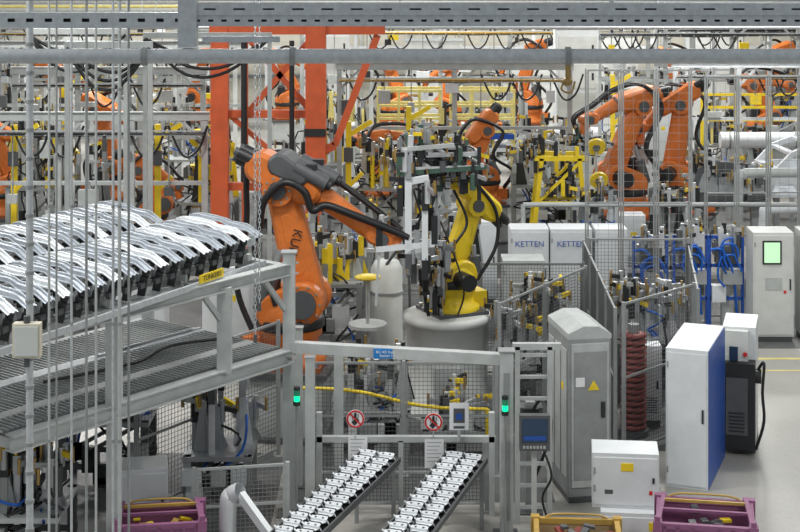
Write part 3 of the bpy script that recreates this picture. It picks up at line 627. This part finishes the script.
b=B(); b.tube([(-1.5,21.9,1.1),(-.6,21.9,1.05),(.3,21.9,.85),(1.2,21.9,.8)],.025,'yellow',n=8); b.beam((-1.5,21.9,0),(-1.5,21.9,1.1),.06,.06,'yellow'); b.beam((1.2,21.9,0),(1.2,21.9,.8),.06,.06,'yellow'); b.finish('yellow_guard_rail')
fixture('welding_fixture',-4.45,18.6,1.2,1.1,.75,41,n=36,jig='steel',tall=.45,basem='grey_d'); fixture('welding_fixture',-2.35,21.0,.9,.9,.6,42,n=14,jig='steel'); fixture('welding_fixture',-3.9,21.4,1.2,.8,.9,48,n=18,jig='grey_d',tall=.5,basem='grey_d')
fixture('welding_fixture',-1.05,26.3,.9,.8,1.6,43,n=14,jig='yellow',tall=.45); fixture('welding_fixture',-1.1,29.2,1.2,1.0,1.6,44,n=14,jig='grey_l')
fixture('welding_fixture',2.2,25.4,.8,.7,.9,45,n=22,jig='grey',tall=.6,basem='grey_d'); fixture('welding_fixture',3.8,25.2,1.0,.9,1.0,46,n=26,jig='grey_l',tall=.6,basem='grey_d')
fixture('welding_fixture',1.75,24.3,.6,.6,.8,49,n=16,jig='grey_l',tall=.5,basem='grey_d'); fixture('welding_fixture',3.9,32.3,1.3,.7,1.3,47,n=14,jig='grey_l',tall=.5)
fixture('welding_fixture',5.6,32.3,1.2,.7,1.2,50,n=14,jig='grey_d',tall=.6); fixture('welding_fixture',.9,28.9,1.1,.8,1.2,51,n=16,jig='grey_l',tall=.7)
b=B(); b.prism([(-.25,0),(.25,0),(.25,.5),(.1,.75),(-.25,.75)],0,.4,'yellow'); b.bx(-.18,.18,-.02,0,.15,.4,'black'); b.bx(-.27,.27,-.01,.41,0,.06,'grey_d'); o=b.finish('yellow_power_unit'); o.location=(4.0,26.4,0)
def paddle(x,y,z,zb,r=.2):
    b=B(); b.cyl((x,y,zb),(x,y,z),.03,'grey_l',n=8); b.cyl((x,y-.06,z),(x,y,z+.03),r,'yellow',n=20); b.cyl((x,y-.09,z),(x,y-.06,z),r*.4,'grey_d',n=12); b.box((x,y,zb+.02),(.3,.3,.04),'grey_d'); b.finish('yellow_disc_stand')
b=B(); b.cyl((-.5,24.8,0),(-.5,24.8,1.95),.03,'grey_l',n=8); b.lathe([(.07,-.03),(.20,0),(.20,.03),(.10,.05)],(-.5,24.8,1.95),'yellow',20); b.lathe([(.3,1.2),(.3,1.25)],(-.5,24.8,0),'grey_l',20); b.box((-.5,24.8,.02),(.3,.3,.04),'grey_d'); b.finish('yellow_rotary_stand')
paddle(4.4,35.9,2.4,0,.21); paddle(4.35,35.0,1.8,0,.2); paddle(-5.0,39.9,2.05,0,.26); paddle(-4.9,38,1.5,0,.22)
b=B(); b.lathe([(.26,0),(.26,1.8),(.2,1.92),(.1,1.95)],(-.22,26.2,0),'offwhite',24); b.lathe([(.275,.5),(.275,.54)],(-.22,26.2,0),'grey',24); b.lathe([(.275,1.4),(.275,1.44)],(-.22,26.2,0),'grey',24); b.cyl((-.22,26.2,1.95),(-.22,26.2,2.2),.04,'grey_d'); b.tube([(-.22,26.0,1.9),(.05,25.9,2.2),(.15,25.9,1.6),(.15,25.9,.1)],.025,'grey_d'); b.finish('pressure_tank')
b=B()
for k in range(16): b.lathe([(.14,0),(.19,.02),(.19,.06),(.14,.08)],(3.40,23.3,.1+k*.088),'brownred',20)
b.lathe([(.22,0),(.22,.1)],(3.40,23.3,0),'grey_d'); b.cyl((3.40,23.3,1.5),(3.40,23.3,1.62),.08,'grey'); b.finish('bellows_column')
r=random.Random(22)
for n_,(x,y) in enumerate(((4.55,29.2),(5.3,29.3),(5.95,29.3))):
    b=B(); b.beam((x,y,0),(x,y,1.75),.14,.14,'grey_l'); b.box((x,y,.02),(.4,.4,.04),'grey_d'); b.box((x,y-.1,1.4),(.4,.2,.3),'grey_d'); b.box((x+.1,y-.12,1.0),(.35,.2,.25),'steel'); b.box((x-.15,y-.12,.7),(.25,.2,.3),'white')
    for q in(-.3,.3): b.beam((x+q,y-.1,1.75),(x+q,y-.1,0),.05,.05,'blue')
    for z in(1.72,1.2,.6): b.beam((x-.3,y-.1,z),(x+.3,y-.1,z),.05,.06,'blue')
    for k in range(5):
        clamp_unit(b,(x-.2+.1*k,y-.1,1.4+.1*(k%2)),r,1.4,('steel','grey_d','alu'))
    for k in range(3):
        w=r.uniform(.12,.26); h=r.uniform(.2,.36); cz=r.uniform(1.0,1.4)
        pts=[(x+r.uniform(-.05,.05)+w*math.cos(t)+.1*t/6,y-.22-.03*k,cz+h*math.sin(t)) for t in [q*.7 for q in range(7)]]
        b.tube(pts,.02,'hoseblue',n=7)
    b.tube([(x-.3,y-.2,1.5),(x-.1,y-.25,1.5),(x+.1,y-.2,1.1),(x+.2,y-.1,.3)],.026,'hoseblue',n=8); b.finish('blue_hose_station')
b=B(); b.tube([(2.4,31.2,1.95),(5.6,31.2,1.95),(9.5,31.2,1.95)],.045,'grey_l',n=8)
for x in(2.4,5.6,9.4): b.cyl((x,31.2,0),(x,31.2,1.95),.045,'grey_l',n=8)
b.finish('guard_pipe')
b=B(); b.tube([(6.9,32.6,0),(6.9,32.6,2.1),(7.0,32.6,2.3),(7.3,32.6,2.35),(9.5,32.6,2.35)],.10,'grey_l',n=14,sm=6); b.tube([(7.4,32.6,0),(7.4,32.6,1.4),(7.6,32.6,1.6),(9.2,32.6,1.6),(9.4,32.6,1.4),(9.4,32.6,0)],.09,'white',n=14,sm=6); b.finish('bent_air_duct')

# ------------------------------------------------------------------ red-orange portal frame
b=B(); Y=32.
for x,w in((-3.6,.34),(-3.1,.12),(-1.68,.40)):
    b.bx(x-w/2,x+w/2,Y-w/2,Y+w/2,0,5.5,'redframe'); b.bx(x-w/2-.1,x+w/2+.1,Y-w/2-.1,Y+w/2+.1,0,.03,'grey_d')
b.bx(-3.8,-.3,Y-.15,Y+.15,5.22,5.4,'redframe'); b.bx(-3.6,-1.6,Y-.08,Y+.08,3.55,3.7,'redframe'); b.bx(-3.6,-1.6,Y-.08,Y+.08,2.1,2.25,'redframe')
b.beam((-3.0,Y,3.7),(-1.8,Y,5.1),.1,.12,'redframe'); b.beam((-1.8,Y,3.7),(-3.0,Y,5.1),.1,.12,'redframe')
b.beam((-.45,Y,5.2),(-1.3,Y,3.0),.12,.14,'redframe'); b.beam((-1.3,Y,3.0),(-1.5,Y,2.9),.12,.16,'redframe'); b.beam((-3.4,Y,3.6),(-1.8,Y,2.2),.08,.1,'redframe')
b.bx(-1.9,-1.47,Y-.23,Y-.21,3.2,3.35,'black'); b.cyl((-2.15,Y-.2,2.9),(-2.15,Y-.2,5.1),.05,'black'); b.cyl((-3.1,Y-.2,2.3),(-3.1,Y-.2,5.1),.06,'black')
b.finish('red_portal_frame')
# ------------------------------------------------------------------ background robots
spec=[
 (5.35,38.0,.45,200,(-.25,1.95),(.75,1.75),1.35,1),(6.95,38.6,.45,160,(.1,2.0),(.9,1.5),1.3,-1),
 (1.95,37.5,.9,190,(-.05,1.6),(.45,1.05),1.05,1),(-.45,38.0,1.0,15,(-.2,1.2),(.8,1.35),1.0,-1),
 (-7.3,39.6,.6,-20,(-.15,1.9),(.85,1.5),1.15,1),(-5.6,36.0,.4,10,(-.3,1.5),(.6,1.1),1.0,-1),
 (-.2,51.,.9,20,(-.2,1.8),(.8,1.8),1.1,1),(1.6,51,.9,190,(-.1,1.9),(.8,1.5),1.0,-1),(4.2,52,.9,170,(-.1,1.9),(.7,1.6),1.2,1),
 (10.6,47,.9,10,(-.3,1.6),(.8,1.6),1.1,1),(-9.6,38.5,.4,20,(-.2,1.8),(.8,1.3),1.1,1),
 (-11,51,.7,0,(-.2,1.8),(.8,1.6),1.1,1),(13.2,47,.7,170,(-.2,1.8),(.8,1.6),1.1,1),(-6.5,52.6,.9,180,(-.1,1.9),(.8,1.7),1.1,-1),
 (9.4,55,.8,20,(-.2,1.8),(.8,1.6),1.1,1),(13.4,57,.8,190,(-.2,1.8),(.8,1.5),1.1,-1),(-3.8,54,.8,10,(-.2,1.8),(.8,1.5),1.1,1)]
for i,(x,y,zb,yaw,el,wr,k,sd) in enumerate(spec):
    robot('industrial_robot_orange',(x,y,zb),yaw,el,wr,k=k,ped=zb,tool='gun' if i%2 else 'grip',seed=50+i,side=sd,pedmat='grey_l',thin=.88)
fx=[(3.2,36.0,1.4,.9,1.6,'grey_l',.5),(3.95,41.2,1.4,1.0,1.4,'yellow',.8),(.6,33.6,1.2,.9,1.5,'grey_l',.7),(-.5,35.6,1.2,.9,1.6,'yellow',1.0),(3.5,38.1,1.0,.8,1.2,'grey_l',.8),
 (-2.6,35.3,1.2,1,1.5,'grey_l',.9),(-4.2,35,1.2,1,1.4,'yellow',1.2),(-6.9,34.5,1.3,1,1.4,'white',1.1),(-8.2,36.2,1.2,.9,1.5,'yellow',1.3),(-5.2,41.2,1.6,1,1.4,'grey_l',1.2),(-9.6,41,1.4,1,1.4,'yellow_p',1.3),
 (-2.2,41.0,1.6,1,1.3,'yellow',1.1),(.9,41.4,1.6,1,1.3,'yellow_p',1.0),(-7,46.5,1.8,1,1.3,'grey_l',1.2),(-10.8,45.8,1.8,1,1.3,'white',1.2),(-1.8,47,1.8,1,1.3,'yellow_p',1.2),(3.0,47.4,1.8,1,1.3,'white',1.2),
 (7.1,51.2,1.8,1,1.3,'grey_l',1.2),(9.0,45.2,1.2,1,1.2,'yellow_p',1.0),(11.8,50.5,1.8,1,1.3,'white',1.2),(8.9,41.4,1.2,.8,1.0,'grey_l',.9),(10.9,41,1.2,1,1.3,'yellow',1.0),(-9.5,54.5,2,1,1.5,'yellow_p',1.2),(-13.2,53.5,2,1,1.5,'white',1.2),
 (14.8,51,1.8,1,1.4,'yellow_p',1.2),(12.3,44.9,1.5,1,1.3,'white',1.1),(10.5,36.8,1.0,1,1.5,'grey_l',.8)]
for i,(x,y,w,d,h,j,t) in enumerate(fx): fixture('welding_fixture',x,y,w,d,h,100+i,rz=rnd.uniform(-8,8),jig=j,n=17,tall=t,basem=('grey','white','grey_l')[i%3])
b=B()
for x0 in(2.75,4.05):
    for yy in(33.9,34.6): b.beam((x0,yy,0),(x0+(.25 if x0<3 else -.25),yy,2.45),.09,.09,'yellow')
for yy in(33.9,34.6):
    b.beam((2.85,yy,2.45),(4.0,yy,2.45),.09,.1,'yellow'); b.beam((2.85,yy,1.5),(3.95,yy,1.5),.08,.08,'yellow'); b.beam((2.9,yy,1.5),(3.85,yy,2.4),.05,.06,'yellow')
r=random.Random(77)
for k in range(16): clamp_unit(b,(2.85+k*.075,33.9+(k%2)*.6,2.45-(k%3)*.4),r,1.2,('yellow','black','grey_d','grey_l'))
for k in range(5): b.box((3.0+k*.2,34.2,1.75),(.12,.4,.3),('white','black','grey_l','black','steel')[k])
b.finish('yellow_jig_frame')
for x0 in(-.6,1.4):
    b=B(); w=1.7
    for zz in(1.75,2.1,2.45,2.85):
        b.beam((x0,43.5,zz),(x0+w,43.5,zz),.06,.07,'yellow_p'); b.beam((x0,44.3,zz),(x0+w,44.3,zz),.06,.07,'yellow_p')
    for k in range(4):
        for yy in(43.5,44.3): b.beam((x0+w*k/3,yy,0),(x0+w*k/3,yy,2.9),.07,.07,'yellow_p')
    b.bx(x0,x0+w,43.4,44.4,1.55,1.68,'blue'); b.bx(x0,x0+w,43.45,44.35,1.2,1.3,'white')
    for k in range(9): b.box((x0+.15+k*.17,43.8,1.85),(.1,.5,.2),('black','white','steel','orange')[k%4])
    b.finish('yellow_storage_rack')
def tower(name,x,y,w,d,h,m='white',seed=0):
    b=B(); b.T=TR(x,y,0); b.bx(-w/2,w/2,-d/2,d/2,0,h,m)
    k=0
    while .3+k*.8<h-.6: b.bx(-w/2+.06,w/2-.06,-d/2-.02,-d/2,.3+k*.8,.3+k*.8+.7,'offwhite'); b.bx(w/2-.2,w/2-.14,-d/2-.04,-d/2-.02,.55+k*.8,.75+k*.8,'black'); k+=1
    b.bx(-w/2-.04,w/2+.04,-d/2-.04,d/2+.04,h,h+.06,'grey_l'); b.finish(name,.01)
tower('white_equipment_tower',5.05,46,1.2,1,4.4); tower('white_equipment_tower',-2.6,57,1.6,1,4.1); tower('white_equipment_tower',6.3,42.6,.7,.7,3.0)
tower('white_equipment_tower',-12.0,58,1.6,1,4.1); tower('white_equipment_tower',11.5,58.5,2.0,1,3.4); tower('white_equipment_tower',-6.9,57,1.2,1,3.6,'grey_l'); tower('white_equipment_tower',7.7,57,1.4,1,3.4); tower('white_equipment_tower',1.2,57,2.0,1,3.2,'offwhite'); tower('white_equipment_tower',-9.6,57.5,1.8,1,3.0,'offwhite'); tower('white_equipment_tower',4.6,58,2.6,1,2.8,'offwhite')
for x,y,z,L_ in((8.0,40,2.0,2.1),(3.6,42.9,1.75,1.7),(11.0,43.3,2.2,2)):
    b=B(); b.cyl((x,y,z),(x+L_,y,z),.2,'white',n=24); b.cyl((x+.2,y,z),(x+.25,y,z),.215,'grey'); b.cyl((x+L_-.25,y,z),(x+L_-.2,y,z),.215,'grey')
    for q in(x+.3,x+L_-.3): b.beam((q,y,0),(q,y,z-.15),.1,.1,'grey_l')
    b.finish('horizontal_air_duct')
for i,(x0,x1,y,z,m,n) in enumerate(((-11,-4.2,42.8,4.1,'grey_l',5),(-9,-4.6,37.4,3.9,'grey_l',4),(-1.5,4.2,39.6,3.8,'grey_l',3),(7.3,14,42.4,3.6,'white',5),(-14,-5,48.5,4.3,'offwhite',6),(-3,7.6,49,4.3,'grey_l',6),(8.5,16,53,4.1,'white',5),(-15,15,60,4.4,'white',10),(-10,-4,32.8,3.4,'grey_l',5),(6.0,12,48.2,4.3,'grey_l',4))):
    gantry('cable_gantry',x0,x1,y,z,m,n,seed=200+i)
for x,y in((-5.1,33.7),(-6.3,38.7),(-8.1,33.6),(-9.2,43.8),(-1.1,34.2),(.2,36.9),(5.9,44.4)):
    b=B(); b.beam((x,y,0),(x,y,3.2),.12,.12,'yellow'); b.box((x,y,.01),(.3,.3,.02),'grey_d'); b.beam((x,y,2.9),(x+.5,y,3.2),.1,.1,'yellow'); b.beam((x,y,1.8),(x+.3,y,2.1),.08,.08,'yellow'); b.box((x,y-.1,2.5),(.2,.1,.3),'grey_d'); b.finish('yellow_jig_post')
b=B()
for y in(44.0,):
    for z in(2.0,2.35,2.7): b.beam((8.3,y,z),(15,y,z),.05,.07,'yellow')
    for k in range(8): b.beam((8.3+k*.95,y,0),(8.3+k*.95,y,2.72),.07,.07,'yellow')
b.finish('yellow_guard_railing')
b=B(); b.T=TR(8.7,35.6,1.45,5)
for y0 in(-.75,.69): 
    b.prism([(-.9,0),(-.85,.45),(-.55,.6),(-.1,.62),(.9,.62),(1.9,.65),(2.1,.5),(2.15,0),(1.7,0),(1.55,.28),(1.2,.28),(1.05,0),(-.05,0),(-.2,.3),(-.6,.3),(-.72,0)],y0,y0+.06,'press_light')
for y0 in(-.7,.66):
    for (a,c) in(((-.55,.6),(-.2,.95)),((-.2,.95),(.3,1.12)),((.3,1.12),(1.6,1.15)),((1.6,1.15),(1.95,.65)),((.75,.6),(.75,1.12))): b.beam((a[0],y0,a[1]),(c[0],y0,c[1]),.09,.11,'press_light')
for q in((-.55,.6),(-.2,.95),(.3,1.12),(1.6,1.15),(1.95,.65),(-.85,.45)): b.beam((q[0],-.7,q[1]),(q[0],.7,q[1]),.16,.06,'press_light')
b.bx(-.8,2.1,-.7,.7,.0,.06,'press_light'); b.bx(-.85,-.5,-.5,.5,.3,.5,'press_light')
for sx in(-.5,1.6):
    for sy in(-.5,.5): b.beam((sx,sy,-1.45),(sx,sy,0),.12,.12,'grey')
b.finish('car_body_shell')
b=B(); b.T=TR(6.95,34.4,0); r=random.Random(3)
b.bx(-.7,.9,-.4,.4,1.4,1.52,'grey_d'); b.beam((-.5,0,0),(-.5,0,1.4),.2,.2,'grey'); b.beam((.7,0,0),(.7,0,1.4),.2,.2,'grey')
b.prism([(-.75,1.6),(-.6,2.2),(-.2,2.35),(.6,2.3),(.95,2.05),(.95,1.6),(.5,1.52),(-.5,1.52)],-.3,-.2,'grey_d'); b.prism([(-.65,1.7),(-.5,2.1),(.4,2.15),(.8,1.95),(.8,1.7)],-.34,-.3,'steel')
for i in range(34): clamp_unit(b,(r.uniform(-.7,.9),r.uniform(-.5,.3),1.52+r.uniform(0,.6)),r,1.4,('black','grey_d','steel'))
b.finish('subframe_fixture')
for i,(x,y,w,d,h,m) in enumerate(((-2.9,27.0,.8,.6,1.7,'white'),(-4.6,28.5,.9,.6,1.9,'white'),(-6,29.5,.8,.6,2.0,'grey_l'),(4.8,33.8,.7,.5,1.3,'white'),(6.0,33.6,.6,.5,1.2,'grey_l'),(-1.7,44,.9,.7,1.9,'white'),(7.6,47.2,1,.7,2,'white'),(-8.2,50.2,1,.7,2,'white'),(12.5,39.5,1,.7,2,'offwhite'),(8.6,30.6,.9,.6,1.6,'offwhite'))):
    cabinet('machine_cabinet',x,y,w,d,h,0,m,vent=True,labels=((.1,h*.7,.12,.1,'yellow'),))
for i in range(9):
    y=41+i*2.4; z=4.75-.02*i+(.2 if i%2 else 0); b=B(); b.cyl((-17,y,z),(17,y,z),.05+.03*(i%3),('white','grey_l','galv','yellow_p','offwhite')[i%5],n=10)
    for x in(-14,-7,0,7,14): b.cyl((x,y,z),(x,y,8.4),.012,'galv',n=5)
    b.finish('overhead_supply_pipe')
for k,(x0,x1,y) in enumerate(((-5.2,-3.9,25.),(-4.3,-2.2,27.),(-6.5,-4.8,28.))):
    b=B(); b.beam((x0,y,0),(x0,y,5.6),.07,.07,'grey_l'); b.beam((x1,y,0),(x1,y,5.6),.07,.07,'grey_l'); b.beam((x0,y,5.55),(x1,y,5.55),.08,.1,'grey_l')
    for q in range(3): b.tube([(x0,y-.05-.04*q,5.5),((x0*2+x1)/3,y-.08,5.2-.15*q),((x0+2*x1)/3,y-.08,5.15-.1*q),(x1,y-.05,5.5)],.03,'rubber')
    b.box((x0,y,.01),(.25,.25,.02),'grey_d'); b.box((x1,y,.01),(.25,.25,.02),'grey_d')
    b.finish('hose_support_frame')

# ------------------------------------------------------------------ light
w=bpy.data.worlds.new('hall_sky'); bpy.context.scene.world=w; w.use_nodes=True
w.node_tree.nodes['Background'].inputs[0].default_value=(.90,.96,1,1); w.node_tree.nodes['Background'].inputs[1].default_value=.46
for i,(x,y,e) in enumerate(((-7,12,520),(7,13,520),(-2,19,400),(-8,27,620),(6,26,620),(-8,40,1000),(8,40,1050),(0,47,1000),(-9,55,1100),(8,55,1300))):
    l=bpy.data.lights.new('overhead_fill','AREA'); l.shape='RECTANGLE'; l.size=2.4; l.size_y=1.2; l.energy=e; l.color=(1,.98,.94)  # added unseen area lights, no fittings; rear ones stronger to brighten the back
    o=bpy.data.objects.new('overhead_fill',l); o.location=(x,y,9.0); bpy.context.scene.collection.objects.link(o)
cam=bpy.data.cameras.new('camera'); co=bpy.data.objects.new('camera',cam); bpy.context.scene.collection.objects.link(co)
co.location=(0,0,7.5); co.rotation_euler=(PI/2,0,0); cam.sensor_width=36; cam.lens=72; cam.shift_y=-346/800; cam.clip_end=200
bpy.context.scene.camera=co
bpy.context.scene.view_settings.view_transform='Standard'
